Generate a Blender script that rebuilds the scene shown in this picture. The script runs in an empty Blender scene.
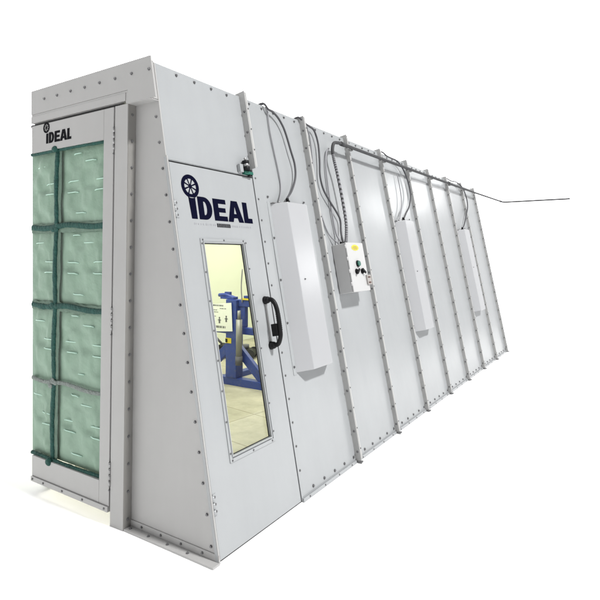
import bpy, bmesh, math, random
from mathutils import Vector, Matrix, noise
random.seed(7)
sc = bpy.context.scene
COL = sc.collection
R = math.radians
H, XB, L, DP = 2.6, 0.502, 6.723, 0.055      # booth height, lean of the long side, length, depth of the front frame
S = math.hypot(H, XB)
BAY = L / 9

# ------------------------------------------------------------------ helpers
def wp(y, s, o=0.0):
    """point on the leaning long side: y along it, s up its slope, o outward"""
    return Vector((XB - s * XB / S + o * H / S, y, s * H / S + o * XB / S))
WF = Matrix(((0, -XB / S, H / S, XB), (1, 0, 0, 0), (0, H / S, XB / S, 0), (0, 0, 0, 1)))   # (y, s, o) -> world
FF = Matrix(((1, 0, 0, 0), (0, 0, -1, 0), (0, 1, 0, 0), (0, 0, 0, 1)))                      # (x, z, o) -> world, o towards the viewer

class MB:
    def __init__(self, frame=None):
        self.v, self.f, self.m, self.sm = [], [], [], []
        self.F = frame or Matrix.Identity(4)
    def pts(self, P): 
        n = len(self.v); self.v += [tuple(self.F @ Vector(p)) for p in P]; return n
    def face(self, idx, m=0, sm=False): self.f.append(tuple(idx)); self.m.append(m); self.sm.append(sm)
    def hexa(self, P, m=0):
        n = self.pts(P)
        for q in ((0, 3, 2, 1), (4, 5, 6, 7), (0, 1, 5, 4), (1, 2, 6, 5), (2, 3, 7, 6), (3, 0, 4, 7)):
            self.face([n + i for i in q], m)
    def box(self, a, b, m=0):
        (x0, y0, z0), (x1, y1, z1) = a, b
        self.hexa([(x0, y0, z0), (x1, y0, z0), (x1, y1, z0), (x0, y1, z0), (x0, y0, z1), (x1, y0, z1), (x1, y1, z1), (x0, y1, z1)], m)
    def prism(self, poly, a, b, m=0):
        """polygon in the frame's first two axes, extruded along the third from a to b"""
        k = len(poly); n = self.pts([(x, y, a) for x, y in poly] + [(x, y, b) for x, y in poly])
        self.face([n + i for i in range(k)][::-1], m); self.face([n + k + i for i in range(k)], m)
        for i in range(k): self.face((n + i, n + (i + 1) % k, n + k + (i + 1) % k, n + k + i), m)
    def cyl(self, p, d, r, h, seg=12, m=0, r2=None, sm=True):
        p = Vector(p); d = Vector(d).normalized(); a = d.orthogonal().normalized(); b = d.cross(a)
        r2 = r if r2 is None else r2
        ring = lambda c, rr: [c + (a * math.cos(2 * math.pi * i / seg) + b * math.sin(2 * math.pi * i / seg)) * rr for i in range(seg)]
        n = self.pts(ring(p, r) + ring(p + d * h, r2))
        self.face([n + i for i in range(seg)][::-1], m); self.face([n + seg + i for i in range(seg)], m)
        for i in range(seg): self.face((n + i, n + (i + 1) % seg, n + seg + (i + 1) % seg, n + seg + i), m, sm)
    def bolt(self, p, d, m=1, r=0.0068, h=0.006):
        self.cyl(p, d, r * 1.25, 0.0016, 10, m, None, False)
        self.cyl(Vector(p) + Vector(d) * 0.0015, d, r, h, 6, m, r * .9, False)
    def ball(self, c, r, m=0, sc=(1, 1, 1), u=12, w=8):
        c = Vector(c); P = [c + Vector((0, 0, r * sc[2]))]
        for j in range(1, w):
            t = math.pi * j / w
            for i in range(u):
                a = 2 * math.pi * i / u
                P.append(c + Vector((r * sc[0] * math.sin(t) * math.cos(a), r * sc[1] * math.sin(t) * math.sin(a), r * sc[2] * math.cos(t))))
        P.append(c - Vector((0, 0, r * sc[2]))); n = self.pts(P); e = n + len(P) - 1
        for i in range(u):
            self.face((n, n + 1 + i, n + 1 + (i + 1) % u), m, True)
            self.face((e, e - u + (i + 1) % u, e - u + i), m, True)
            for j in range(w - 2):
                q = n + 1 + j * u; self.face((q + i, q + u + i, q + u + (i + 1) % u, q + (i + 1) % u), m, True)
    def tube(self, P, r, seg=8, m=0, rf=None):
        P = [Vector(p) for p in P]; k = len(P); rings = []; a = None
        for i in range(k):
            t = (P[min(i + 1, k - 1)] - P[max(i - 1, 0)]).normalized()
            a = t.orthogonal().normalized() if a is None else (a - t * a.dot(t)).normalized()
            b = t.cross(a); rr = r if rf is None else rf(i)
            rings.append(self.pts([P[i] + (a * math.cos(2 * math.pi * j / seg) + b * math.sin(2 * math.pi * j / seg)) * rr for j in range(seg)]))
        for i in range(k - 1):
            for j in range(seg):
                self.face((rings[i] + j, rings[i] + (j + 1) % seg, rings[i + 1] + (j + 1) % seg, rings[i + 1] + j), m, True)
        self.face([rings[0] + j for j in range(seg)][::-1], m); self.face([rings[-1] + j for j in range(seg)], m)
    def build(self, name, mats, parent=None, bevel=0.0):
        me = bpy.data.meshes.new(name); me.from_pydata(self.v, [], self.f)
        mats = mats if isinstance(mats, (list, tuple)) else [mats]
        for m in mats: me.materials.append(m)
        for p, mi, s in zip(me.polygons, self.m, self.sm): p.material_index = min(mi, len(mats) - 1); p.use_smooth = s
        bm = bmesh.new(); bm.from_mesh(me); bmesh.ops.recalc_face_normals(bm, faces=bm.faces); bm.to_mesh(me); bm.free()
        o = bpy.data.objects.new(name, me); COL.objects.link(o)
        if parent: o.parent = parent
        if bevel:
            b = o.modifiers.new('bevel', 'BEVEL'); b.width = bevel; b.segments = 2; b.limit_method = 'ANGLE'; b.angle_limit = R(40)
        return o

def smooth_path(P, n=8):
    P = [Vector(p) for p in P]; Q = [P[0] * 2 - P[1]] + P + [P[-1] * 2 - P[-2]]; out = []
    for i in range(1, len(Q) - 2):
        a, b, c, d = Q[i - 1:i + 3]
        for k in range(n):
            t = k / n
            out.append(0.5 * ((2 * b) + (c - a) * t + (2 * a - 5 * b + 4 * c - d) * t * t + (3 * b - a - 3 * c + d) * t ** 3))
    return out + [P[-1]]
def empty(name, loc=(0, 0, 0)):
    o = bpy.data.objects.new(name, None); COL.objects.link(o); o.location = loc; o.empty_display_size = .2; return o
def tag(o, label, cat, group=None):
    o['label'] = label; o['category'] = cat
    if group: o['group'] = group
    return o

# ------------------------------------------------------------------ materials
def mat(name, col, rough=.5, metal=0.0, bump=0.0, bscale=30, var=0.0, vscale=2.0, coat=0.0, spec=.5, grime=None, rvar=0.0, streak=0.0):
    m = bpy.data.materials.new(name); m.use_nodes = True; nt = m.node_tree; b = nt.nodes['Principled BSDF']
    b.inputs['Roughness'].default_value = rough; b.inputs['Metallic'].default_value = metal
    b.inputs['Specular IOR Level'].default_value = spec; b.inputs['Coat Weight'].default_value = coat; b.inputs['Coat Roughness'].default_value = .15
    tc = nt.nodes.new('ShaderNodeTexCoord')
    def nz(scale, detail=4, rg=.55):
        n = nt.nodes.new('ShaderNodeTexNoise'); n.inputs['Scale'].default_value = scale; n.inputs['Detail'].default_value = detail
        n.inputs['Roughness'].default_value = rg; nt.links.new(tc.outputs['Object'], n.inputs['Vector']); return n
    cs = None
    if var:
        n = nz(vscale, 6, .6); mr = nt.nodes.new('ShaderNodeMapRange'); mr.clamp = False; mr.inputs[1].default_value = .2; mr.inputs[2].default_value = .8
        mr.inputs[3].default_value = 1 - var; mr.inputs[4].default_value = 1 + var; nt.links.new(n.outputs['Fac'], mr.inputs[0])
        mx = nt.nodes.new('ShaderNodeVectorMath'); mx.operation = 'SCALE'; mx.inputs[0].default_value = col[:3]
        nt.links.new(mr.outputs[0], mx.inputs['Scale']); cs = mx.outputs[0]
    if grime:
        n = nz(grime[0], 8, .7); rp = nt.nodes.new('ShaderNodeMapRange'); rp.inputs[1].default_value = grime[2]; rp.inputs[2].default_value = grime[2] + .2
        rp.inputs[4].default_value = grime[3]; nt.links.new(n.outputs['Fac'], rp.inputs[0])
        mm = nt.nodes.new('ShaderNodeMix'); mm.data_type = 'RGBA'; mm.inputs['A'].default_value = (*col[:3], 1); mm.inputs['B'].default_value = (*grime[1], 1)
        nt.links.new(rp.outputs[0], mm.inputs['Factor'])
        if cs: nt.links.new(cs, mm.inputs['A'])
        cs = mm.outputs['Result']
    if streak:                                           # faint wiped-down smears running down the sheet
        mp_ = nt.nodes.new('ShaderNodeMapping'); mp_.inputs['Scale'].default_value = (7, 7, .8); nt.links.new(tc.outputs['Object'], mp_.inputs[0])
        n = nz(1.0, 5, .65); nt.links.new(mp_.outputs[0], n.inputs['Vector'])
        mr = nt.nodes.new('ShaderNodeMapRange'); mr.clamp = False; mr.inputs[1].default_value = .25; mr.inputs[2].default_value = .75; mr.inputs[3].default_value = 1 - streak; mr.inputs[4].default_value = 1 + streak
        nt.links.new(n.outputs['Fac'], mr.inputs[0]); sx = nt.nodes.new('ShaderNodeVectorMath'); sx.operation = 'SCALE'
        nt.links.new(cs, sx.inputs[0]); nt.links.new(mr.outputs[0], sx.inputs['Scale']); cs = sx.outputs[0]
    if cs: nt.links.new(cs, b.inputs['Base Color'])
    else: b.inputs['Base Color'].default_value = (*col[:3], 1)
    if rvar:
        n = nz(1.6, 2, .45); mr = nt.nodes.new('ShaderNodeMapRange'); mr.inputs[1].default_value = .1; mr.inputs[2].default_value = .9
        mr.inputs[3].default_value = max(.02, rough - rvar); mr.inputs[4].default_value = rough + rvar
        nt.links.new(n.outputs['Fac'], mr.inputs[0]); nt.links.new(mr.outputs[0], b.inputs['Roughness'])
    if bump:
        n = nz(bscale, 3); bp = nt.nodes.new('ShaderNodeBump'); bp.inputs['Strength'].default_value = 1; bp.inputs['Distance'].default_value = bump
        nt.links.new(n.outputs['Fac'], bp.inputs['Height']); nt.links.new(bp.outputs[0], b.inputs['Normal'])
    return m

PAINT = (.300, .311, .319)
M = {}
M['paint'] = mat('white_powder_coat', PAINT, .26, bump=.0025, bscale=1.6, var=.05, vscale=1.5, spec=.5, streak=.025)
M['rib_paint'] = mat('white_rib_coat', (.375, .375, .37), .4, var=.05, vscale=5, grime=(14, (.22, .20, .17), .64, .4))
M['front_paint'] = mat('white_powder_coat_front', (.335, .332, .328), .4, bump=.003, bscale=2.5, var=.05, vscale=1.8, rvar=.06, streak=.022)
M['flange_shade'] = mat('shaded_flange_grey', (.20, .195, .185), .55, var=.06, vscale=6)  # white post flange painted darker: its inner-corner shade is put into the colour
M['housing'] = mat('gloss_white_housing', (.345, .350, .362), .22, bump=.0006, bscale=1.2, var=.02, spec=.5)
M['box_white'] = mat('control_box_white', (.42, .42, .42), .35, bump=.001, bscale=4, var=.02)
M['bolt'] = mat('zinc_bolt', (.16, .16, .165), .45, metal=.6)
M['rubber'] = mat('black_rubber', (.012, .012, .013), .6)
M['plastic'] = mat('black_plastic', (.006, .006, .007), .5, spec=.2)#)
M['navy'] = mat('navy_vinyl', (.0022, .0026, .013), .7, spec=.03)
M['blackvinyl'] = mat('black_vinyl', (.006, .006, .008), .7, spec=.03)
M['greyvinyl'] = mat('grey_vinyl', (.22, .22, .24), .5)
M['filter'] = mat('green_filter_fleece', (.205, .305, .232), .6, bump=.008, bscale=14, var=.10, vscale=9, grime=(5, (.16, .24, .185), .60, .55))
M['dash'] = mat('filter_stitch', (.42, .62, .52), .4)
M['teal'] = mat('dark_teal_fleece', (.006, .058, .046), .8, bump=.012, bscale=60, var=.4, vscale=22)
M['strip'] = mat('grey_green_fabric', (.115, .175, .135), .8, bump=.006, bscale=50, var=.25, vscale=18)
M['rope'] = mat('grey_twisted_trim', (.20, .23, .215), .8, bump=.02, bscale=80, var=.3, vscale=40)
M['steel'] = mat('galvanised_steel', (.30, .30, .30), .4, metal=.7, var=.12, vscale=20)
M['cable'] = mat('dark_grey_cable', (.070, .070, .076), .55, spec=.25)
M['thin'] = mat('light_grey_wire', (.22, .22, .235), .5)
M['pipe'] = mat('emt_conduit', (.052, .052, .055), .6, spec=.2, var=.2, vscale=12)
M['yellow'] = mat('yellow_label', (.62, .50, .03), .5)
M['green'] = mat('green_button', (.01, .10, .07), .35)
M['beige'] = mat('beige_plastic', (.29, .27, .255), .5)
M['brown'] = mat('brown_insert', (.07, .03, .025), .5)
M['lining'] = mat('interior_white', (.76, .79, .66), .55, bump=.002, bscale=3, var=.02)
M['blue'] = mat('blue_enamel', (.016, .043, .26), .4, bump=.001, bscale=20, var=.2, vscale=8, grime=(18, (.10, .11, .15), .52, .55))
M['tape'] = mat('white_glossy_tape', (.62, .635, .65), .2)
M['paper'] = mat('paper_sheet', (.78, .80, .78), .7)
M['ink'] = mat('grey_ink', (.10, .10, .12), .7)
M['chrome'] = mat('cylinder_steel', (.26, .26, .25), .4, metal=.2)
M['floor'] = mat('white_studio_floor', (.95, .95, .95), .75, spec=.1)
# concrete slab inside the booth, saw-cut joints
cm = bpy.data.materials.new('pale_concrete'); cm.use_nodes = True; nt = cm.node_tree; pb = nt.nodes['Principled BSDF']
tc = nt.nodes.new('ShaderNodeTexCoord'); mp = nt.nodes.new('ShaderNodeMapping'); mp.inputs['Rotation'].default_value = (0, 0, R(8)); nt.links.new(tc.outputs['Object'], mp.inputs[0])
br = nt.nodes.new('ShaderNodeTexBrick'); br.offset = 0; br.inputs['Color1'].default_value = (.47, .445, .35, 1); br.inputs['Color2'].default_value = (.50, .475, .37, 1)
br.inputs['Mortar'].default_value = (.32, .30, .22, 1); br.inputs['Scale'].default_value = 1; br.inputs['Mortar Size'].default_value = .008
br.inputs['Brick Width'].default_value = 1.1; br.inputs['Row Height'].default_value = .62; nt.links.new(mp.outputs[0], br.inputs[0])
nn = nt.nodes.new('ShaderNodeTexNoise'); nn.inputs['Scale'].default_value = 3; nn.inputs['Detail'].default_value = 10; nn.inputs['Roughness'].default_value = .7; nt.links.new(tc.outputs['Object'], nn.inputs[0])
rp = nt.nodes.new('ShaderNodeMapRange'); rp.inputs[1].default_value = .3; rp.inputs[2].default_value = .7; rp.inputs[3].default_value = .66; rp.inputs[4].default_value = 1.12; nt.links.new(nn.outputs[0], rp.inputs[0])
vm = nt.nodes.new('ShaderNodeVectorMath'); vm.operation = 'SCALE'; nt.links.new(br.outputs[0], vm.inputs[0]); nt.links.new(rp.outputs[0], vm.inputs['Scale']); nt.links.new(vm.outputs[0], pb.inputs['Base Color']); pb.inputs['Roughness'].default_value = .6
M['concrete'] = cm
# window glass: clear pane, faint mirror at grazing angles
gm = bpy.data.materials.new('clear_glass'); gm.use_nodes = True; nt = gm.node_tree; nt.nodes.clear()
out = nt.nodes.new('ShaderNodeOutputMaterial'); mx = nt.nodes.new('ShaderNodeMixShader'); tr = nt.nodes.new('ShaderNodeBsdfTransparent'); gl = nt.nodes.new('ShaderNodeBsdfGlossy')
tr.inputs[0].default_value = (.95, .97, .95, 1); gl.inputs['Roughness'].default_value = .02; fr = nt.nodes.new('ShaderNodeMapRange'); lw = nt.nodes.new('ShaderNodeLayerWeight'); lw.inputs[0].default_value = .25; nt.links.new(lw.outputs['Facing'], fr.inputs[0]); fr.inputs[3].default_value = .01; fr.inputs[4].default_value = .10
nt.links.new(fr.outputs[0], mx.inputs[0]); nt.links.new(tr.outputs[0], mx.inputs[1]); nt.links.new(gl.outputs[0], mx.inputs[2]); nt.links.new(mx.outputs[0], out.inputs[0]); M['glass'] = gm
# lamp lens inside the booth
lm = bpy.data.materials.new('lit_lens'); lm.use_nodes = True; lb = lm.node_tree.nodes['Principled BSDF']
lb.inputs['Emission Color'].default_value = (1, .96, .78, 1); lb.inputs['Emission Strength'].default_value = 6; M['lens'] = lm

# ------------------------------------------------------------------ lettering
def strokes(text_polys, frame, o, thick=.0012):
    """filled 2D outlines (with holes) laid on a plane, a hair proud of it"""
    cu = bpy.data.curves.new('lettering', 'CURVE'); cu.dimensions = '2D'; cu.fill_mode = 'BOTH'; cu.extrude = thick / 2
    for poly in text_polys:
        sp = cu.splines.new('POLY'); sp.points.add(len(poly) - 1); sp.use_cyclic_u = True
        for p, q in zip(sp.points, poly): p.co = (q[0], q[1], 0, 1)
    tmp = bpy.data.objects.new('tmp', cu); COL.objects.link(tmp)
    dg = bpy.context.evaluated_depsgraph_get(); me = bpy.data.meshes.new_from_object(tmp.evaluated_get(dg))
    bpy.data.objects.remove(tmp); bpy.data.curves.remove(cu)
    me.transform(frame @ Matrix.Translation((0, 0, o + thick / 2))); return me
def arc(cx, cy, rx, ry, a0, a1, n=14): return [(cx + rx * math.cos(R(a0 + (a1 - a0) * i / n)), cy + ry * math.sin(R(a0 + (a1 - a0) * i / n))) for i in range(n + 1)]
def word(x, y, w, h):
    """i D E A L in heavy block capitals, x/y the lower left corner; edges as fractions of the width"""
    X = lambda t: x + w * t
    Y = lambda t: y + h * t
    P = []
    P.append([(X(0), Y(0)), (X(.085), Y(0)), (X(.085), Y(.93)), (X(0), Y(.93))])
    d = [(X(.115), Y(0)), (X(.215), Y(0))] + [(X(a), Y(b)) for a, b in arc(.215, .5, .115, .5, -90, 90)] + [(X(.115), Y(1))]
    P.append(d)
    P.append(([(X(.20), Y(.2)), (X(.212), Y(.2))] + [(X(a), Y(b)) for a, b in arc(.212, .5, .036, .3, -90, 90)] + [(X(.20), Y(.8))])[::-1])
    P.append([(X(a), Y(b)) for a, b in ((.355, 0), (.575, 0), (.575, .22), (.44, .22), (.44, .395), (.555, .395), (.555, .60), (.44, .60), (.44, .79), (.57, .79), (.57, 1), (.355, 1))])
    P.append([(X(a), Y(b)) for a, b in ((.585, 0), (.672, 0), (.69, .19), (.755, .19), (.773, 0), (.862, 0), (.778, 1), (.668, 1))])
    P.append([(X(a), Y(b)) for a, b in ((.700, .385), (.7225, .74), (.745, .385))][::-1])
    P.append([(X(a), Y(b)) for a, b in ((.872, 0), (1.03, 0), (1.03, .23), (.957, .23), (.957, 1), (.872, 1))])
    return P
def wheel(cx, cy, r):
    P = [arc(cx, cy, r, r, 0, 352.5, 47), arc(cx, cy, r * .66, r * .66, 0, 352.5, 47)[::-1]]
    return P
def spoked(cx, cy, r, frame, o, m, name, parent):
    mb = MB(frame)
    for k in range(8):
        a = R(22.5 + 45 * k); dx, dy = math.cos(a), math.sin(a); px, py = -dy, dx
        mb.prism([(cx + dx * r * .16 + px * r * .05, cy + dy * r * .16 + py * r * .05), (cx + dx * r * .16 - px * r * .05, cy + dy * r * .16 - py * r * .05),
                  (cx + dx * r * .70 - px * r * .07, cy + dy * r * .70 - py * r * .07), (cx + dx * r * .70 + px * r * .07, cy + dy * r * .70 + py * r * .07)], o, o + .0008)
    mb.cyl((cx, cy, o), (0, 0, 1), r * .2, .0010, 16)
    return mb.build(name, m, parent)
def meshobj(name, me, m, parent):
    me.name = name; me.materials.clear(); me.materials.append(m); o = bpy.data.objects.new(name, me); COL.objects.link(o); o.parent = parent; return o

# ------------------------------------------------------------------ the booth
booth = tag(empty('paint_booth'), 'white steel spray booth with leaning bolted side wall, glazed side door and green filter doors', 'paint booth')
P, FP, BO = M['paint'], M['front_paint'], M['bolt']
def xc(z): return -1.1265 + (2.614 - z) * .0347          # where the front is cut off on its left
def cutpoly(x1, z0, z1): return [(xc(z0), z0), (x1, z0), (x1, z1), (xc(z1), z1)]

# end panel: leaning trapezoid beside the filter door
mb = MB(FF)
xe = lambda z: XB * (1 - z / H)
mb.prism([(-.20, .0), (xe(0) - .004, .0), (xe(2.6) - .004, 2.6), (-.20, 2.6)], -.006, 0)
for i in range(17):
    z = 2.265 - i * .1475 + .02
    if z > .06: mb.bolt((xe(z) - .034, z, 0), (0, 0, 1))
mb.build('end_panel', [FP, BO], booth)
# return flange of the end panel on the side wall's corner
mb = MB(FF)
mb.prism([(xe(2.06) - .004, 2.06), (xe(0) - .004, 0.004), (xe(0) + .011, 0.004), (xe(2.06) + .011, 2.06)], -.005, .004)
mb.prism([(xe(2.598) - .003, 2.598), (xe(2.0603) - .003, 2.0603), (xe(2.0603) + .002, 2.0603), (xe(2.598) + .002, 2.598)], -.0065, .0012)
mb.build('corner_angle', [FP, BO], booth)
# foot angle of the end panel
mb = MB(FF); mb.box((-.143, 0.0, 0.0005), (XB + .012, .011, .052)); mb.box((-.143, .0112, 0.0005), (XB + .008, .045, .005))
for x in (-.115, .03, .175, .32): mb.bolt((x, .011, .028), (0, 1, 0))
for x in (-.05, .10, .25, .40): mb.bolt((x, .028, .005), (0, 0, 1), r=.006)
mb.build('foot_angle', [FP, BO], booth, .0015)
# door post, with the bolted flange turned back to the end panel
mb = MB(FF); mb.box((-.256, 0, -.02), (-.1455, 2.374, DP))
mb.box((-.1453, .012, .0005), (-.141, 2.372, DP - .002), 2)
for i in range(16):
    z = 2.314 - i * .1505
    mb.bolt((-.141, z, .027), (1, 0, 0))
mb.build('door_post', [FP, BO, M['flange_shade']], booth, .002)
# header over the filter doors and the deep top fascia
mb = MB(FF); mb.prism(cutpoly(-.163, 2.392, 2.437), -.02, DP + .004); mb.prism(cutpoly(-.1455, 2.4375, 2.45), -.02, DP + .001); mb.prism([(-.1625, 2.376), (-.146, 2.376), (-.146, 2.437), (-.1625, 2.437)], -.02, DP + .001)
mb.build('header', [FP, BO], booth, .0015)
mb = MB(FF)
mb.prism([(xc(2.45), 2.4505), (-.1455, 2.4505), (-.1455, 2.375), (xe(2.375) + .042, 2.375), (xe(2.6) + .040, 2.611), (xc(2.611), 2.611)], DP - .004, DP + .003)
mb.prism([(-.145, 2.371), (xe(2.375) + .004, 2.371), (xe(2.379) + .004, 2.3746), (-.145, 2.3746)], 0.0, DP + .003)
mb.prism([(xc(2.6), 2.6), (xe(2.6) + .0, 2.6), (xe(2.606), 2.606), (xc(2.606), 2.606)], 0.001, DP - .0045)
mb.prism([(xe(2.38) - .012, 2.38), (xe(2.38) - .001, 2.38), (xe(2.6) - .001, 2.598), (xe(2.6) - .012, 2.598)], .0015, DP - .0045)
for i in range(9):
    x = .031 - i * .1432
    if x > xc(2.535) + .01: mb.bolt((x, 2.535 + .002 * (i % 2), DP + .003), (0, 0, 1), r=.0075)
mb.build('top_fascia', [FP, BO], booth)

# leaning side: upper panel over the door, then eight bays between the ribs
def sheet(y0, y1, s0, s1):
    mb = MB(WF); n = 8; k = 16
    # slightly oil-canned sheet steel
    ph = random.uniform(0, 50)
    def z(y, s):
        e = min((y - y0) / (y1 - y0), (y1 - y) / (y1 - y0), .5) * 2; g = min((s - s0), (s1 - s), .3) / .3
        return 0.0085 * noise.noise(Vector((y * 1.7 + ph, s * 1.3, ph))) * min(1, e * 2) * max(0, g)
    G = [[(y0 + (y1 - y0) * i / n, s0 + (s1 - s0) * j / k) for i in range(n + 1)] for j in range(k + 1)]
    q = mb.pts([(y, s, z(y, s)) for row in G for y, s in row])
    for j in range(k):
        for i in range(n):
            a = q + j * (n + 1) + i; mb.face((a, a + 1, a + n + 2, a + n + 1), 0, True)
    # folded edges
    for a, b in (((y0, s0), (y1, s0)), ((y1, s0), (y1, s1)), ((y1, s1), (y0, s1)), ((y0, s1), (y0, s0))):
        r = mb.pts([(*a, 0), (*b, 0), (*b, -.04), (*a, -.04)]); mb.face((r, r + 1, r + 2, r + 3))
    return mb
NRM = (0, 0, 1)
for k in range(9):
    y0, y1 = k * BAY + .0065, (k + 1) * BAY + (.0055 if k == 0 else 0)
    if k: y0 = k * BAY + .007 + (.011 if k == 1 else 0)
    if k == 8: y1 = L
    mb = sheet(.0068 if k == 0 else y0, y1, 2.076 if k == 0 else .024, 2.646)
    for i in range(5):
        y = k * BAY + .165 + i * .1485 if k == 0 else k * BAY + .10 + i * .142
        if y < y1 - .02: mb.bolt((y, 2.617, .0005), NRM, r=.0075)
    if k:
        for i in range(5): mb.bolt((k * BAY + .16 + i * .140, .047, .0005), NRM, r=.0085)
    mb.build('wall_panel', [P, BO], booth)
    if k:
        mb = MB(WF); mb.box((y0, .0, -.04), (y1 - .012, .021, .014)); mb.box((y0, .0213, .0), (y1 - .012, .0245, .006))
        for i in range(4): mb.bolt((k * BAY + .09 + i * .19, .011, .014), NRM, r=.005, h=.003)
        mb.build('base_rail', [P, BO], booth, .0015)
for k in range(1, 10):                                   # standing seams: two flanges bolted back to back
    y = min(k * BAY, L - .012); s0 = 2.125 if k == 1 else .012
    fh = .046 if k < 3 else .036
    mb = MB(WF); mb.box((y, s0, -.03), (y + .005, 2.672, fh)); mb.box((y + .0052, s0 + .004, -.03), (y + .011, 2.668, fh - .002))
    mb.prism([(y + .0112, s0 + .01), (y + .026, s0 + .01), (y + .026, 2.664), (y + .0112, 2.664)], fh - .0045, fh - .0005)
    s = s0 + (.065 if k > 1 else .11)
    while s < 2.66:
        mb.bolt((y, s, fh * .55), (-1, 0, 0)); mb.cyl((y + .0185, s + .02, fh - .0006), NRM, .005, .004, 6, 1); s += .1455
    if k > 1: mb.box((y - .004, .0, -.02), (y + .016, .0115, .052), 1)
    mb.build('rib', [M['rib_paint'], BO], booth)
# roof, far end, inside lining and the closing wall behind the cut (keeps the lit inside closed)
mb = MB(); mb.prism([(-1.06, -.012), (-.18, -.012), (-.18, .008), (-.004, .008), (-.004, L - .01), (-3.74, L - .01), (-3.74, 1.85)], 2.586, 2.596)
mb.build('roof', [P], booth)
mb = MB(); mb.prism([(xe(0) - .01, .004), (xe(2.58) - .01, 2.58), (-3.72, 2.58), (-3.72, .004)], 0, .02)
mb.v = [(a, L - .03 + c, b) for a, b, c in mb.v]; mb.build('far_end_wall', [M['lining']], booth)
mb = MB(); mb.prism([(-3.74, 1.90), (-3.70, 1.90), (-3.70, L - .032), (-3.74, L - .032)], .004, 2.584)
mb.prism([(-1.06, .036), (-.97, .036), (-3.66, 1.898), (-3.74, 1.898), (-3.74, 1.86)], .004, 2.584)
mb.hexa([(xc(0) + .004, .012, .09), (xc(0) + .03, .012, .09), (xc(0) + .03, .036, .09), (xc(0) + .004, .036, .09), (xc(2.58) + .004, .012, 2.58), (xc(2.58) + .03, .012, 2.58), (xc(2.58) + .03, .036, 2.58), (xc(2.58) + .004, .036, 2.58)])
mb.build('inner_lining', [M['lining']], booth)

# ---- leaning side door
mb = MB(WF); y0, y1, s0, s1 = .0165, .7515, .010, 2.066; wy0, wy1, ws0, ws1 = .194, .553, .447, 1.620
for a, b in (((y0, s0), (wy0, s1)), ((wy1, s0), (y1, s1)), ((wy0, s0), (wy1, ws0)), ((wy0, ws1), (wy1, s1))):
    mb.box((*a, -.017), (*b, .001))
door = mb.build('side_door', [P, BO], booth)
mb = MB(WF)                                              # dark rubber seal in the gap round the leaf
for a, b in (((.0078, .0), (.0155, 2.075)), ((.7525, .0), (.7695, 2.075)), ((.0157, 2.0665), (.7523, 2.0755)), ((.0157, -.002), (.7523, .0095))):
    mb.box((*a, -.045), (*b, -.006))
mb.build('door_seal', M['rubber'], door)
mb = MB(WF)                                              # light jamb strips outside the seal
mb.box((-.006, .006, -.010), (.0075, 2.09, .006)); mb.box((.0075, 2.0795, -.04), (.755, 2.088, .003)); mb.box((.7605, .012, -.04), (.7745, 2.10, .003))
for i in range(14): mb.bolt((.7675 + .022, .18 + i * .1455, .0), NRM, r=.006, h=.003)
mb.build('door_jamb', [P, BO], booth)
mb = MB(WF)                                              # window frame: flat outer flange, raised bead, gasket
def ring(mb, a, b, w, o0, o1, m=0):
    (u0, v0), (u1, v1) = a, b
    mb.box((u0, v0, o0), (u0 + w, v1, o1), m); mb.box((u1 - w, v0, o0), (u1, v1, o1), m)
    mb.box((u0 + w + .0002, v0, o0), (u1 - w - .0002, v0 + w, o1), m); mb.box((u0 + w + .0002, v1 - w, o0), (u1 - w - .0002, v1, o1), m)
ring(mb, (wy0 - .018, ws0 - .027), (wy1 + .034, ws1 + .020), .0178, .0012, .006)
ring(mb, (wy0 + .0, ws0 + .0), (wy1 + .0, ws1 + .0), .006, -.010, .011)
ring(mb, (wy0 + .0062, ws0 + .0062), (wy1 - .0062, ws1 - .0062), .004, -.0112, -.006, 1)
for i in range(8):
    s = ws0 + .02 + i * (ws1 - ws0 - .03) / 7
    mb.bolt((wy0 - .009, s, .006), NRM, 2, r=.0045, h=.0025); mb.bolt((wy1 + .024, s + .01, .006), NRM, 2, r=.0045, h=.0025)
for i in range(3):
    y = wy0 + .0 + i * .18; mb.bolt((y, ws0 - .018, .006), NRM, 2, r=.0045, h=.0025); mb.bolt((y, ws1 + .012, .006), NRM, 2, r=.0045, h=.0025)
mb.build('window_frame', [P, M['rubber'], BO], door)
mb = MB(WF); mb.box((wy0 + .006, ws0 + .006, -.0152), (wy1 - .006, ws1 - .006, -.0115)); mb.build('window_pane', M['glass'], door)
mb = MB(WF)                                              # D-shaped pull handle with a latch block
ha = (.690, 1.252); hb = (.684, .968)
mb.tube(smooth_path([(ha[0], ha[1], .012), (ha[0], ha[1] - .0, .045), (ha[0], ha[1] - .02, .070), (ha[0], ha[1] - .065, .084), (.688, 1.13, .088), (.686, 1.06, .088), (hb[0], hb[1] + .05, .085), (hb[0], hb[1] + .012, .066), (hb[0], hb[1], .045), (hb[0], hb[1], .012)], 6), .0145, 12)
for y, s in (ha, hb):
    mb.cyl((y, s, .001), NRM, .027, .018, 20, 0, .022); mb.ball((y, s, .022), .0225)
for i in range(9): mb.cyl((.689, 1.155 - i * .012, .087), (0, -1, 0), .0162, .006, 12)
mb.box((.668, 1.022, .034), (.704, 1.098, .078))
mb.build('handle', M['plastic'], door, .003)
mb = MB(WF); mb.box((.683, .985, .0012), (.697, 1.235, .004)); mb.build('handle_plate', M['steel'], door)
for s in (1.80, .27):
    mb = MB(WF)
    for j in range(3): mb.cyl((.0115, s + (j - 1) * .033 - .016, .010), (0, 1, 0), .0075, .029, 10, 0)
    mb.box((.0165, s - .05, .0012), (.040, s + .05, .004), 0)
    for j in (-1, 0, 1): mb.bolt((.030, s + j * .034, .004), NRM, 1, r=.005, h=.002)
    mb.build('hinge', [P, BO], door)
txt = strokes(word(.138, 1.752, .532, .135) + wheel(.156, 1.941, .069), WF, .0012)
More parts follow.
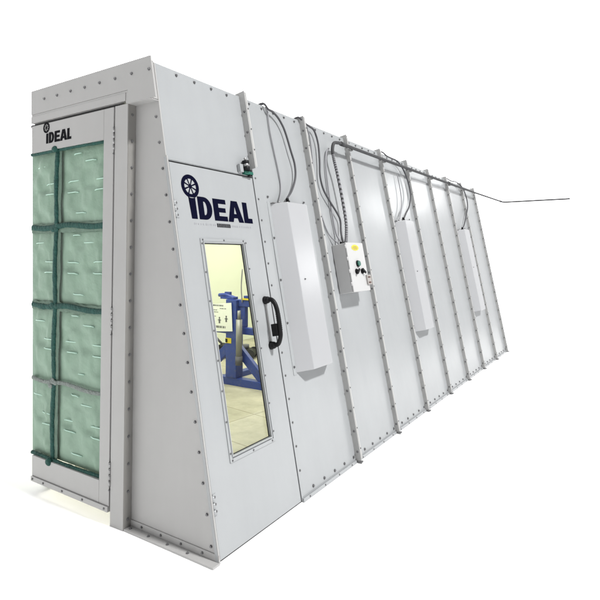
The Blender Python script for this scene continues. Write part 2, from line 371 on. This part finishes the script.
let = meshobj('lettering', txt, M['navy'], door)
spoked(.156, 1.941, .069, WF, .0012, M['navy'], 'wheel_emblem', door)
mb = MB(WF)                                              # the small line of print below the word: too small to read
y = .150
while y < .665:
    w = random.choice((.006, .009, .012)); mid = .335 < y < .455
    if mid: mb.box((y, 1.712 + .0, .0012), (y + .010, 1.735, .0018), 0); y += .0135
    else: mb.box((y, 1.718, .0012), (y + w * .55, 1.728 + random.choice((0, .002)), .0018), 1); y += w + random.choice((.004, .006, .012))
mb.build('small_print', [M['blackvinyl'], M['greyvinyl']], door)
mb = MB(WF)                                              # interlock switch over the door's top corner
mb.box((.608, 2.085, .003), (.640, 2.140, .028), 0); mb.cyl((.668, 2.100, .030), (0, 1, 0), .024, .024, 16, 1); mb.cyl((.668, 2.1245, .030), (0, 1, 0), .021, .018, 16, 2)
mb.cyl((.668, 2.143, .030), (0, 1, 0), .024, .022, 16, 1); mb.box((.648, 2.078, .006), (.735, 2.098, .03), 3); mb.cyl((.668, 2.166, .030), (0, 1, 0), .008, .02, 10, 2)
mb.box((.700, 2.070, .006), (.728, 2.112, .026), 1)
mb.build('interlock_switch', [P, M['plastic'], M['steel'], M['green']], booth, .002)

# ---- filter door in the front
mb = MB(FF); f1 = -.357; dz0, dz1 = .102, 2.373; fz0, fz1 = .228, 2.194
mb.box((f1, dz0, .015), (-.268, dz1, DP)); mb.prism(cutpoly(f1 - .0005, dz0, fz0), .015, DP); mb.prism(cutpoly(f1 - .0005, fz1, dz1), .015, DP)
fd = mb.build('filter_door', [FP, BO], booth, .002)
mb = MB(FF); mb.prism(cutpoly(-.27, .071, .1015), .02, DP + .008)
for x in (-.30, -.50, -.70, -.90, -1.02): mb.bolt((x, .086, DP + .008), (0, 0, 1), r=.006, h=.004)
mb.build('door_sweep', [FP, BO], fd, .0015)
mb = MB(FF); mb.box((-.2675, .11, -.01), (-.2565, 2.39, .03)); mb.prism([(xc(2.37) - .046, 2.3735), (-.268, 2.3735), (-.268, 2.3915), (xc(2.39) - .046, 2.3915)], -.01, .034); mb.build('door_seal', M['rubber'], fd)
for z in (2.19, 1.155, .285):
    mb = MB(FF)
    for j in range(4): mb.cyl((-.2625, z + (j - 2) * .034, DP + .002), (0, 1, 0), .0068, .029, 10)
    mb.bolt((-.262, z - .09, DP), (0, 0, 1), 1, r=.005)
    mb.build('hinge', [M['steel'], BO], fd)
# eight filter pads, mullion and cross bars
bars = [fz0, .708, 1.187, 1.694, fz1]; xm = -.862
def pad(cutx, x1, z0, z1, seed):
    mb = MB(FF); nx, nz_ = 44, 46; q = []
    for j in range(nz_ + 1):
        z = z0 + (z1 - z0) * j / nz_; xa = cutx(z)
        for i in range(nx + 1):
            x = xa + (x1 - xa) * i / nx; u = (x1 - x) / .48; v = (z - z0) / (z1 - z0)
            e = min(1, u * 6) * min(1, max(0, (1 - u)) * 6 if cutx(z) > -1 else 1) * min(1, v * 7) * min(1, (1 - v) * 7)
            h = .004 + .016 * e + .010 * noise.noise(Vector((x * 9 + seed, z * 9, seed))) * e
            for (du, dv, r) in ((.25, .5, .14), (.75, .5, .14)): h -= .012 * math.exp(-(((u - du) / .16) ** 2 + ((v - dv) / .05) ** 2))
            em = math.sin(2 * math.pi * (u * 2.1 + .10 * math.sin(seed))) * math.sin(2 * math.pi * (v * 1.9 + .12))
            h += .0045 * math.tanh(4 * em) * e
            cut = min(1, i / 10) if xa < -1 else 1
            q.append((x, z, h * cut + .018 * (1 - cut)))
    n = mb.pts(q)
    for j in range(nz_):
        for i in range(nx): a = n + j * (nx + 1) + i; mb.face((a, a + 1, a + nx + 2, a + nx + 1), 0, True)
    # pressed stitches: short pale bars
    for (u, v, w) in ((.36, .80, .15), (.16, .565, .15), (.16, .43, .15), (.70, .56, .16), (.70, .43, .16), (.55, .17, .15), (.62, .90, .10)):
        uu = u + random.uniform(-.015, .015); vv = v + random.uniform(-.008, .008)
        xx = x1 - uu * .48; zz = z0 + (z1 - z0) * vv
        if xx - w * .36 < cutx(zz) + .012: continue
        t = random.uniform(-.004, .004); a = w * .36
        mb.tube([(xx - a, zz - t, .019), (xx - a * .5, zz + .001, .0235), (xx + a * .5, zz + .002, .0235), (xx + a, zz + t, .019)], .0036, 6, 1)
    return mb
for r_ in range(4):
    z0, z1 = bars[r_], bars[r_ + 1]
    pad(lambda z: xm, f1, z0, z1, 3.1 * r_ + 1).build('filter_pad', [M['filter'], M['dash']], fd)
    pad(lambda z: xc(z) - .056, xm, z0, z1, 5.7 * r_ + 9).build('filter_pad', [M['filter'], M['dash']], fd)
def flat(mb):
    mb.v = [(x, -(.028 + (-y - .028) * .5), z) for x, y, z in mb.v]; return mb
def fuzzy(pts, r, seed, k=40):
    pts = smooth_path(pts, k); return pts, (lambda i: r * (1 + 0.20 * noise.noise(Vector((i * .13, seed, 0))) + .10 * noise.noise(Vector((i * .6, seed, 5)))))
mb = MB(FF)
for a, b in ((.215, .70), (.715, 1.18), (1.195, 1.69), (1.70, 2.20)):
    p, rf = fuzzy([(xm + .004, a, .024), (xm - .004, (a + b) / 2, .032), (xm + .003, b, .026)], .0215, a * 9); mb.tube(p, .02, 10, 0, rf)
flat(mb).build('mullion', M['teal'], fd)
for z, ma, r in ((1.694, 'teal', .0175), (1.187, 'teal', .017), (.708, 'rope', .013)):
    mb = MB(FF); xl = xc(z) - .042
    p, rf = fuzzy([(xl, z + .006, .026), ((xl + xm) / 2, z - .004, .03), (xm - .01, z + .002, .036), (xm + .13, z + .012, .034), (xm + .35, z - .004, .032), (f1 - .004, z - .002, .026)], r, z * 7, 20)
    mb.tube(p, r, 10, 0, rf); mb.ball((f1 - .002, z, .046), .022, 1, (1, 1, .9))
    for q in range(3): mb.ball((xm + random.uniform(-.03, .03), z + random.uniform(-.02, .02), .045), .02, 0, (1.2, .8, .6))
    flat(mb).build('cross_bar', [M[ma], M['teal']], fd)
def strip(p0, p1, w, seed, name):
    mb = MB(FF); p0, p1 = Vector(p0), Vector(p1); t = (p1 - p0).normalized(); nn_ = Vector((-t.y, t.x, 0)); N = 40; q = []
    for i in range(N + 1):
        c = p0.lerp(p1, i / N)
        for sg in (-1, 0, 1): q.append(c + nn_ * (sg * w * (1 + .35 * noise.noise(Vector((i * .35, seed, sg))))) + Vector((0, 0, .006 if sg == 0 else 0)))
    n = mb.pts(q)
    for i in range(N):
        for k in range(2): a = n + 3 * i + k; mb.face((a, a + 1, a + 4, a + 3), 0, True)
    mb.build(name, M['strip'], fd)
strip((xm + .010, fz0, .024), (xm + .010, fz1, .024), .034, 3, 'fabric_strip')
strip((xc(1.694) - .05, 1.690, .024), (f1, 1.690, .024), .030, 5, 'fabric_strip'); strip((xc(1.187) - .05, 1.190, .024), (f1, 1.186, .024), .028, 7, 'fabric_strip')
mb = MB(FF)                                              # teal edge binding of the pads
p, rf = fuzzy([(f1 - .003, fz0, .03), (f1 - .001, 1.2, .03), (f1 - .003, fz1, .03)], .0095, 2, 60); mb.tube(p, .006, 8, 0, rf)
p, rf = fuzzy([(xc(fz0) - .04, fz0 + .006, .03), (-.7, fz0 + .002, .034), (f1, fz0 + .006, .03)], .012, 4, 40); mb.tube(p, .01, 8, 0, rf)
p, rf = fuzzy([(xc(fz1) - .04, fz1 - .004, .03), (-.7, fz1 - .002, .034), (f1, fz1 - .004, .03)], .012, 8, 40); mb.tube(p, .01, 8, 0, rf)
mb.ball((xm, fz0 - .005, .05), .026, 0, (1.2, 1, .7)); mb.ball((xm + .01, fz1, .05), .024, 0, (1.3, .9, .7))
mb.build('edge_binding', M['teal'], fd)
let = meshobj('lettering', strokes(word(-.945, 2.238, .262, .070) + wheel(-.945, 2.343, .035), FF, DP + .0006), M['blackvinyl'], fd)
spoked(-.945, 2.343, .035, FF, DP + .0006, M['blackvinyl'], 'wheel_emblem', fd)

# ------------------------------------------------------------------ things fixed to the side
def housing(y0):
    """shallow light housing: flanged base, sloping sides, flat lid"""
    root = empty('light_housing', wp(y0 + .21, .755, 0)); inv = Matrix.Translation(root.location).inverted()
    F = inv @ WF; a, b = .757, 1.905; w = .42; d = .09; c = .086
    mb = MB(F); n = mb.pts([(y0, a, .004), (y0 + w, a, .004), (y0 + w - c, a, d), (y0 + c, a, d), (y0, b, .004), (y0 + w, b, .004), (y0 + w - c, b, d), (y0 + c, b, d)])
    for q in ((0, 1, 2, 3), (4, 7, 6, 5), (0, 3, 7, 4), (1, 5, 6, 2), (3, 2, 6, 7)): mb.face([n + i for i in q])
    mb.build('cover', M['housing'], root, .004)
    mb = MB(F); mb.box((y0 - .034, a - .012, .001), (y0 - .001, b + .012, .005)); mb.box((y0 + w + .001, a - .012, .001), (y0 + w + .034, b + .012, .005)); mb.box((y0, b + .001, .001), (y0 + w, b + .016, .005))
    mb.build('flange', [P], root, .001)
    for i in range(5):
        s = a + .04 + i * .2885
        for y in (y0 - .020, y0 + w + .020):
            mb = MB(F); mb.bolt((y, s, .005), NRM, 0); mb.build('bolt', [BO], root)
    mb = MB(F); mb.bolt((y0 + .150, 1.36, d), NRM, 0, r=.005); mb.build('lid_screw', [BO], root)
    mb = MB(F); mb.cyl((y0 + .16, b + .0005, .045), (0, 1, 0), .016, .022, 14); mb.cyl((y0 + .16, b + .022, .045), (0, 1, 0), .011, .02, 14); mb.build('cable_gland', M['plastic'], root)
    mb = MB(F); mb.cyl((y0 + .07, b + .0005, .03), (0, 1, 0), .009, .016, 12); mb.box((y0 + .0, b + .0003, .006), (y0 + .09, b + .005, .03)); mb.build('terminal_clip', M['steel'], root)
    return root
HG = 'light housings along the leaning side wall'
tag(housing(.912), 'tall white light housing nearest the side door, right of the black door handle', 'light housing', HG)
tag(housing(3.100), 'tall white light housing in the middle of the long wall, beyond the control box', 'light housing', HG)
tag(housing(5.335), 'tall white light housing farthest from the door, near the far end', 'light housing', HG)

cb = tag(empty('control_box', wp(1.82, 1.225)), 'square white electrical control box with yellow label, green button and two black selector knobs', 'control box')
F = Matrix.Translation(cb.location).inverted() @ WF
by0, by1, bs0, bs1, bd = 1.677, 1.972, 1.228, 1.622, .118
mb = MB(F); mb.box((by0, bs0, .002), (by1, bs1, bd)); mb.build('enclosure', M['box_white'], cb, .004)
mb = MB(F); mb.box((by0 - .002, bs0 - .002, bd + .002), (by1 + .002, bs1 + .002, bd + .014)); lid = mb.build('lid', M['box_white'], cb, .003)
bf = bd + .0142
for i in range(4):
    mb = MB(F); mb.cyl((by0 - .004, bs0 + .05 + i * .10, bd + .006), (0, 1, 0), .006, .03, 10); mb.build('hinge', M['box_white'], cb)
mb = MB(F); mb.prism(arc(by0 + .145, bs1 - .040, .062, .024, 0, 352, 30), bf, bf + .002, 0)
for j, (w, dz) in enumerate(((.03, .010), (.05, 0), (.036, -.010))):
    x = by0 + .145 - w
    while x < by0 + .145 + w - .006: mb.box((x, bs1 - .042 + dz - .003, bf + .0021), (x + .005, bs1 - .042 + dz + .003, bf + .0026), 1); x += .009
mb.build('warning_label', [M['yellow'], M['ink']], cb)
mb = MB(F); mb.cyl((by0 + .142, bs1 - .172, bf), NRM, .027, .008, 20, 1); mb.cyl((by0 + .142, bs1 - .172, bf + .008), NRM, .021, .012, 20, 0); mb.build('push_button', [M['green'], M['plastic']], cb)
for yy, ang in ((by0 + .098, 35), (by0 + .200, -35)):
    mb = MB(F); mb.cyl((yy, bs1 - .235, bf), NRM, .023, .006, 20); mb.cyl((yy, bs1 - .235, bf + .006), NRM, .017, .010, 20)
    ca, sa = math.cos(R(ang)), math.sin(R(ang)); l, w = .029, .009
    mb.prism([(yy + ca * u - sa * v, bs1 - .235 + sa * u + ca * v) for u, v in ((-l, -w), (l, -w), (l, w), (-l, w))], bf + .0162, bf + .026); mb.build('selector_knob', M['plastic'], cb, .002)
mb = MB(F); mb.box((by1 - .045, bs0 + .045, bf), (by1 + .03, bs0 + .125, bf + .012), 0); mb.box((by1 - .03, bs0 + .100, bf + .0122), (by1 + .012, bs0 + .112, bf + .015), 1); mb.box((by1 - .03, bs0 + .056, bf + .0122), (by1 + .012, bs0 + .068, bf + .015), 1)
mb.build('latch', [M['beige'], M['brown']], cb, .003)
mb = MB(F)
for y in (by0 + .065, by0 + .10, by0 + .14): mb.cyl((y, bs1 + .0005, .06), (0, 1, 0), .014, .02, 14)
mb.build('cable_gland', M['plastic'], cb)

# rigid conduit along the wall's top, past the far end, then turned away from the booth
cd = tag(empty('conduit', wp(2.0, 2.52, .085)), 'long grey metal pipe running under the top edge and out past the far end', 'pipe')
F3 = Matrix.Translation(cd.location).inverted(); po = .085
E = wp(8.616, 2.585, .09)
pth = smooth_path([wp(1.842, 2.40, .072), wp(1.850, 2.455, .075), wp(1.885, 2.505, .08), wp(1.96, 2.52, po)], 6)[:-1] + [wp(1.96, 2.52, po), wp(3.5, 2.528, po), wp(5.0, 2.54, po), wp(6.55, 2.556, po)]
pth += smooth_path([wp(8.50, 2.583, .09), E - Vector((0, .03, 0)) + Vector((.006, 0, 0)), E + Vector((.05, .02, 0)), E + Vector((.12, .03, 0))], 5)
pth += [E + Vector((.6, .03, .0)), Vector((1.26, E.y + .03, E.z))]
mb = MB(F3); mb.tube(pth, .0145, 12, 0); mb.build('pipe', M['pipe'], cd)
for y in (2.0, 5.1, 8.40):
    mb = MB(F3); t = (y - 1.96) / 4.6; s = 2.52 + .036 * t
    if y < 7: mb.cyl(wp(y, s, po), (0, 1, 0), .0195, .07, 12); 
    else: mb.cyl(wp(y, s + .012, po + .0045), (0, 1, 0.014), .0195, .07, 12)
    mb.build('coupling', M['pipe'], cd)
for k in range(3, 9):
    mb = MB(F3 @ WF); y = k * BAY; s = 2.52 + .036 * (y - 1.96) / 4.6
    mb.box((y - .016, s - .02, .046), (y + .016, s + .02, .070)); mb.build('pipe_clamp', M['steel'], cd, .002)
mb = MB(F3)                                              # flexible section down to the control box
fx = smooth_path([wp(1.843, 2.405, .072), wp(1.85, 2.34, .07), wp(1.874, 2.225, .065), wp(1.89, 2.008, .062), wp(1.888, 1.817, .06), wp(1.852, 1.70, .06), wp(by0 + .14, bs1 + .012, .06)], 22)
mb.tube(fx, .013, 12, 0, lambda i: .0145 if (i // 2) % 2 else .0115)
for i in range(len(mb.f) - 2): mb.m[i] = 1 if ((i // 12) // 2) % 2 else 0
mb.build('flexible_hose', [M['pipe'], M['thin']], cd)

def cable(pts, r, m, label, group, top=None):
    P3 = [wp(y, s, o) for y, s, o in pts]
    root = P3[-1]
    mb = MB(Matrix.Translation(root).inverted()); mb.tube(smooth_path(P3, 8), r, 8)
    o = mb.build('cable', M[m]); o.location = root; return tag(o, label, 'cable', group)
def off(l, o0, o1=None): return [(y, s, o0) for y, s in l]
CG = 'cables hanging from the top of the side wall'
a1 = [(1.00, 2.66, -.06), (1.01, 2.66, .01)]
cable(a1 + off([(1.035, 2.615), (1.088, 2.607), (1.154, 2.569), (1.21, 2.487), (1.249, 2.338), (1.273, 2.232), (1.25, 2.127), (1.172, 2.019), (1.090, 1.95)], .03) + [(1.072, 1.925, .045)], .0078, 'cable', 'dark thick cable bowing down into the top of the light housing beside the side door', CG)
cable([(1.03, 2.66, -.06), (1.04, 2.665, .005)] + off([(1.045, 2.60), (1.039, 2.457), (1.05, 2.308), (1.066, 2.146), (1.062, 2.027)], .012) + [(.985, 1.915, .03)], .0052, 'thin', 'thin pale wire hanging straight beside the thick cable over the nearest light housing', CG)
cable([(1.47, 2.66, -.06), (1.48, 2.665, .01)] + off([(1.52, 2.622), (1.589, 2.607), (1.66, 2.584), (1.69, 2.478), (1.666, 2.327), (1.631, 2.195), (1.644, 2.088), (1.699, 2.01), (1.799, 1.908), (1.845, 1.835), (1.82, 1.731)], .032) + [(by0 + .10, bs1 + .012, .06)], .0082, 'cable', 'dark thick S-curved cable dropping from the wall top to the control box', CG)
cable([(1.55, 2.66, -.06), (1.56, 2.665, .006)] + off([(1.583, 2.599), (1.606, 2.511), (1.592, 2.363), (1.558, 2.149), (1.545, 2.007), (1.583, 1.848), (1.65, 1.712)], .012) + [(by0 + .05, bs1 + .004, .045)], .0055, 'thin', 'thin pale wire left of the thick cable, reaching the control box corner', CG)
cable(off([(1.884, 2.475), (1.83, 2.43), (1.785, 2.32), (1.757, 2.129), (1.745, 1.898), (1.754, 1.731)], .02) + [(by0 + .065, bs1 + .012, .06)], .0075, 'thin', 'grey wire looping from under the pipe bend alongside the ribbed hose to the control box', CG)
cable([(3.08, 2.66, -.06), (3.09, 2.66, .01)] + off([(3.14, 2.615), (3.251, 2.61), (3.422, 2.601), (3.56, 2.529), (3.644, 2.387), (3.643, 2.234), (3.525, 2.095), (3.38, 2.0)], .04) + [(3.26, 1.925, .045)], .0082, 'cable', 'dark cable arching over the pipe into the middle light housing', CG)
cable(off([(3.40, 2.45), (3.394, 2.216), (3.32, 2.05)], .02) + [(3.175, 1.915, .03)], .0055, 'thin', 'short pale wire above the middle light housing', CG)
cable([(5.24, 2.66, -.06), (5.26, 2.66, .01)] + off([(5.40, 2.62), (5.65, 2.635), (5.90, 2.60), (6.05, 2.482), (6.04, 2.307), (5.80, 2.118), (5.60, 1.98)], .05) + [(5.495, 1.925, .045)], .0082, 'cable', 'dark cable looping over the pipe into the farthest light housing', CG)

# ------------------------------------------------------------------ inside, seen through the door's window
st = tag(empty('frame_stand', (-1.70, 2.78, 0)), 'blue steel stand with a braced post, seen through the side door window', 'stand')
F4 = Matrix.Translation(st.location).inverted(); BL = M['blue']
G4 = F4 @ Matrix(((1, 0, 0, 0), (0, 0, -1, 2.78), (0, 1, 0, 0), (0, 0, 0, 1)))       # (x, z, o)
mb = MB(G4); mb.box((-2.45, .0, -.05), (-.98, .09, .05)); mb.box((-2.0, .0, -.75), (-1.9, .07, -.052)); mb.box((-1.50, .0, -.75), (-1.4, .07, -.052)); mb.box((-2.08, .0905, -.03), (-1.99, .12, .03)); mb.build('base_beam', BL, st, .006)
mb = MB(G4); mb.box((-1.825, .091, -.07), (-1.665, 1.0, .06)); mb.build('post', BL, st, .008)
for sx in (-1, 1):
    mb = MB(G4); cx = -1.745
    if sx > 0: mb.prism([(cx + .08, .50), (cx + .08, .36), (-1.37, .0915), (-1.22, .0915)], -.02, .035)
    else: mb.prism([(cx - .08, .50), (cx - .08, .36), (-2.12, .0915), (-2.27, .0915)], -.02, .035)
    mb.build('brace', BL, st, .004)
mb = MB(G4)
mb.box((-2.12, .585, -.06), (-1.826, .70, -.02)); mb.box((-1.664, .60, -.05), (-1.20, .68, .02)); mb.box((-1.664, .92, -.05), (-1.20, 1.0, .02)); mb.box((-1.664, .681, -.05), (-1.575, .919, .01))
mb.prism([(-1.42, .60), (-1.18, .60), (-1.18, 1.75), (-1.33, 1.12), (-1.42, 1.01)], -.055, .025)
mb.build('upper_frame', BL, st, .006)
mb = MB(G4); mb.tube([(-1.98, 1.04, 0), (-1.86, 1.05, .02), (-1.72, 1.01, .0)], .022, 10); mb.box((-1.93, 1.0005, -.04), (-1.72, 1.03, .04)); mb.box((-1.88, 1.031, -.02), (-1.80, 1.085, .02))
mb.build('top_clamp', BL, st, .004)
mb = MB(G4); mb.box((-1.58, 1.0205, -.02), (-1.43, 1.05, .03)); mb.build('clamp_block', BL, st, .004)
mb = MB(G4); mb.box((-1.62, 1.0005, -.02), (-1.40, 1.02, .03)); mb.build('yellow_strip', M['yellow'], st)
mb = MB(G4); mb.cyl((-1.60, .36, .085), (0, 1, 0), .036, .42, 20, 0); mb.cyl((-1.60, .781, .085), (0, 1, 0), .020, .10, 14, 0); mb.cyl((-1.60, .26, .085), (0, 1, 0), .042, .0995, 16, 1); mb.build('hydraulic_cylinder', [M['chrome'], M['ink']], st)
mb = MB(G4); mb.box((-1.82, .49, .0605), (-1.735, .55, .066), 0); mb.box((-1.82, .50, .0665), (-1.79, .54, .070), 1); mb.build('yellow_tag', [M['yellow'], M['plastic']], st)
mb = MB(G4); mb.tube(smooth_path([(-1.60, .97, .03), (-1.615, 1.15, .03), (-1.60, 1.36, .03)], 8), .007, 8); mb.build('hose', M['thin'], st)
ps = MB(G4); ps.prism([(-2.15, .60), (-1.705, .635), (-1.725, .965), (-2.15, .925)], .075, .078)
pp = ps.build('paper_sheet', M['paper'], None); pp.location = st.location; tag(pp, 'white printed paper sheet hung on the front of the blue stand', 'paper')
mb = MB(G4)
for (x0, x1, z, h) in ((-2.03, -1.84, .915, .018), (-2.10, -1.95, .865, .010), (-2.10, -1.93, .84, .010), (-2.10, -1.97, .79, .010), (-1.90, -1.80, .885, .010), (-2.09, -1.98, .73, .010), (-1.99, -1.81, .660, .026)):
    x = x0
    while x < x1:
        w = random.uniform(.008, .022); mb.box((x, z, .0785), (x + w, z + h, .0792)); x += w + random.uniform(.004, .01)
    mb.build('printed_line', M['ink'], pp); mb = MB(G4)
for x, z in ((-1.905, .745), (-1.80, .765)):
    mb.cyl((x, z + .035, .0785), (0, 0, 1), .011, .001, 12); mb.box((x - .012, z - .03, .0785), (x + .012, z + .022, .0792)); mb.box((x - .026, z + .004, .0785), (x + .026, z + .012, .0795)); mb.build('printed_figure', M['ink'], pp); mb = MB(G4)
def dolly(x, y, ang, label):
    r = tag(empty('trolley_jack', (x, y, 0)), label, 'trolley jack'); r.rotation_euler.z = ang
    mb = MB(); mb.hexa([(-.30, -.13, .07), (.30, -.10, .07), (.30, .10, .07), (-.30, .13, .07), (-.26, -.12, .20), (.26, -.09, .13), (.26, .09, .13), (-.26, .12, .20)]); mb.build('body', M['plastic'], r, .01)
    for px, py in ((-.22, -.16), (-.22, .135), (.22, -.13), (.22, .105)):
        mb = MB(); mb.cyl((px, py, .075), (0, 1, 0), .075, .03, 20); mb.build('wheel', M['rubber'], r)
    mb = MB(); mb.tube([(-.24, 0, .20), (-.34, 0, .30), (-.50, 0, .38)], .018, 10); mb.build('lever', M['ink'], r)
    mb = MB(); mb.cyl((.12, 0, .15), (0, 0, 1), .06, .05, 16); mb.build('saddle', M['ink'], r)
dolly(-2.75, 4.05, .4, 'black low trolley on the booth floor left of the blue post')
dolly(-1.95, 4.15, -.5, 'black low trolley on the booth floor right of the blue post')

# ------------------------------------------------------------------ setting
mb = MB(); mb.prism([(-7, -9), (9, -9), (9, 15), (-7, 15)], -.05, 0); fl = mb.build('floor', M['floor']); fl['kind'] = 'structure'
mb = MB(); mb.prism([(-3.69, 2.2), (-1.05, .25), (.40, .10), (.40, L - .04), (-3.69, L - .04)], .0005, .004); fl = mb.build('booth_floor', M['concrete']); fl['kind'] = 'structure'

# ------------------------------------------------------------------ light
def area(name, loc, aim, size, energy, col=(1, 1, 1), sy=None):
    l = bpy.data.lights.new(name, 'AREA'); l.energy = energy; l.size = size; l.color = col
    if sy: l.shape = 'RECTANGLE'; l.size_y = sy
    o = bpy.data.objects.new(name, l); COL.objects.link(o); o.location = loc
    o.rotation_euler = (Vector(aim) - Vector(loc)).to_track_quat('-Z', 'Y').to_euler(); return o
KD = Vector((math.cos(R(51)) * math.cos(R(-4)), math.cos(R(51)) * math.sin(R(-4)), math.sin(R(51))))
T = Vector((.3, 2.5, 1.2)); area('key_lamp', T + KD * 26, T, 2.0, 26 * 26 * 4 * math.pi * 1.2, (1, .995, .985))
area('ceiling_lamp', (9.3, 16.7, 4.6), (.3, 1.2, 1.5), 1.0, 70, sy=1.6)
area('ceiling_lamp', (5.6, 20.0, 6.4), (.1, 3.4, 2.2), 1.4, 80, sy=1.4)
area('booth_lamp', (-1.6, 2.0, 2.55), (-1.6, 2.0, 0), 2.2, 92, (1, .97, .83), 1.6)
area('booth_lamp', (-1.8, 4.9, 2.55), (-1.8, 4.9, 0), 2.6, 100, (1, .97, .83), 2.2)

w = bpy.data.worlds.new('World'); sc.world = w; w.use_nodes = True; nt = w.node_tree; bg = nt.nodes['Background']
tc = nt.nodes.new('ShaderNodeTexCoord')
dt = nt.nodes.new('ShaderNodeVectorMath'); dt.operation = 'DOT_PRODUCT'; d = Vector((-.8, .6, 0)); dt.inputs[1].default_value = d; nt.links.new(tc.outputs['Generated'], dt.inputs[0])
rp = nt.nodes.new('ShaderNodeValToRGB'); rp.color_ramp.interpolation = 'EASE'; nt.links.new(dt.outputs['Value'], rp.inputs[0])
rp.color_ramp.interpolation = 'LINEAR'
e = rp.color_ramp.elements; e[0].position = .0; e[0].color = (1.12, 1.12, 1.12, 1); e[1].position = 1.0; e[1].color = (6, 6, 6, 1)
q = e.new(.5); q.color = (1.14, 1.14, 1.14, 1)
dx = nt.nodes.new('ShaderNodeVectorMath'); dx.operation = 'DOT_PRODUCT'; dx.inputs[1].default_value = (.96, -.1, .26); nt.links.new(tc.outputs['Generated'], dx.inputs[0])
fx_ = nt.nodes.new('ShaderNodeMapRange'); fx_.inputs[1].default_value = .03; fx_.inputs[2].default_value = .5; fx_.inputs[3].default_value = 1; fx_.inputs[4].default_value = .28; nt.links.new(dx.outputs['Value'], fx_.inputs[0])
ml = nt.nodes.new('ShaderNodeVectorMath'); ml.operation = 'SCALE'; nt.links.new(rp.outputs[0], ml.inputs[0]); nt.links.new(fx_.outputs[0], ml.inputs['Scale'])
nt.links.new(ml.outputs[0], bg.inputs[0]); bg.inputs[1].default_value = 1.0

# ------------------------------------------------------------------ camera
cam = bpy.data.cameras.new('camera'); co = bpy.data.objects.new('camera', cam); COL.objects.link(co)
yaw, pit = R(32.9), R(2.076); co.location = (2.2501, -1.9654, 1.5117)
co.rotation_euler = (R(90) + pit, 0, yaw)
cam.sensor_width = 36; cam.lens = 518.8 / 600 * 36; cam.shift_y = -(300 - 237.09) / 600; cam.clip_end = 200; cam.clip_start = .05
sc.camera = co
vs = sc.view_settings; vs.view_transform = 'Standard'; vs.look = 'None'; vs.exposure = 0; vs.gamma = 1; vs.use_curve_mapping = False
sc.cycles.max_bounces = 8; sc.cycles.transparent_max_bounces = 8
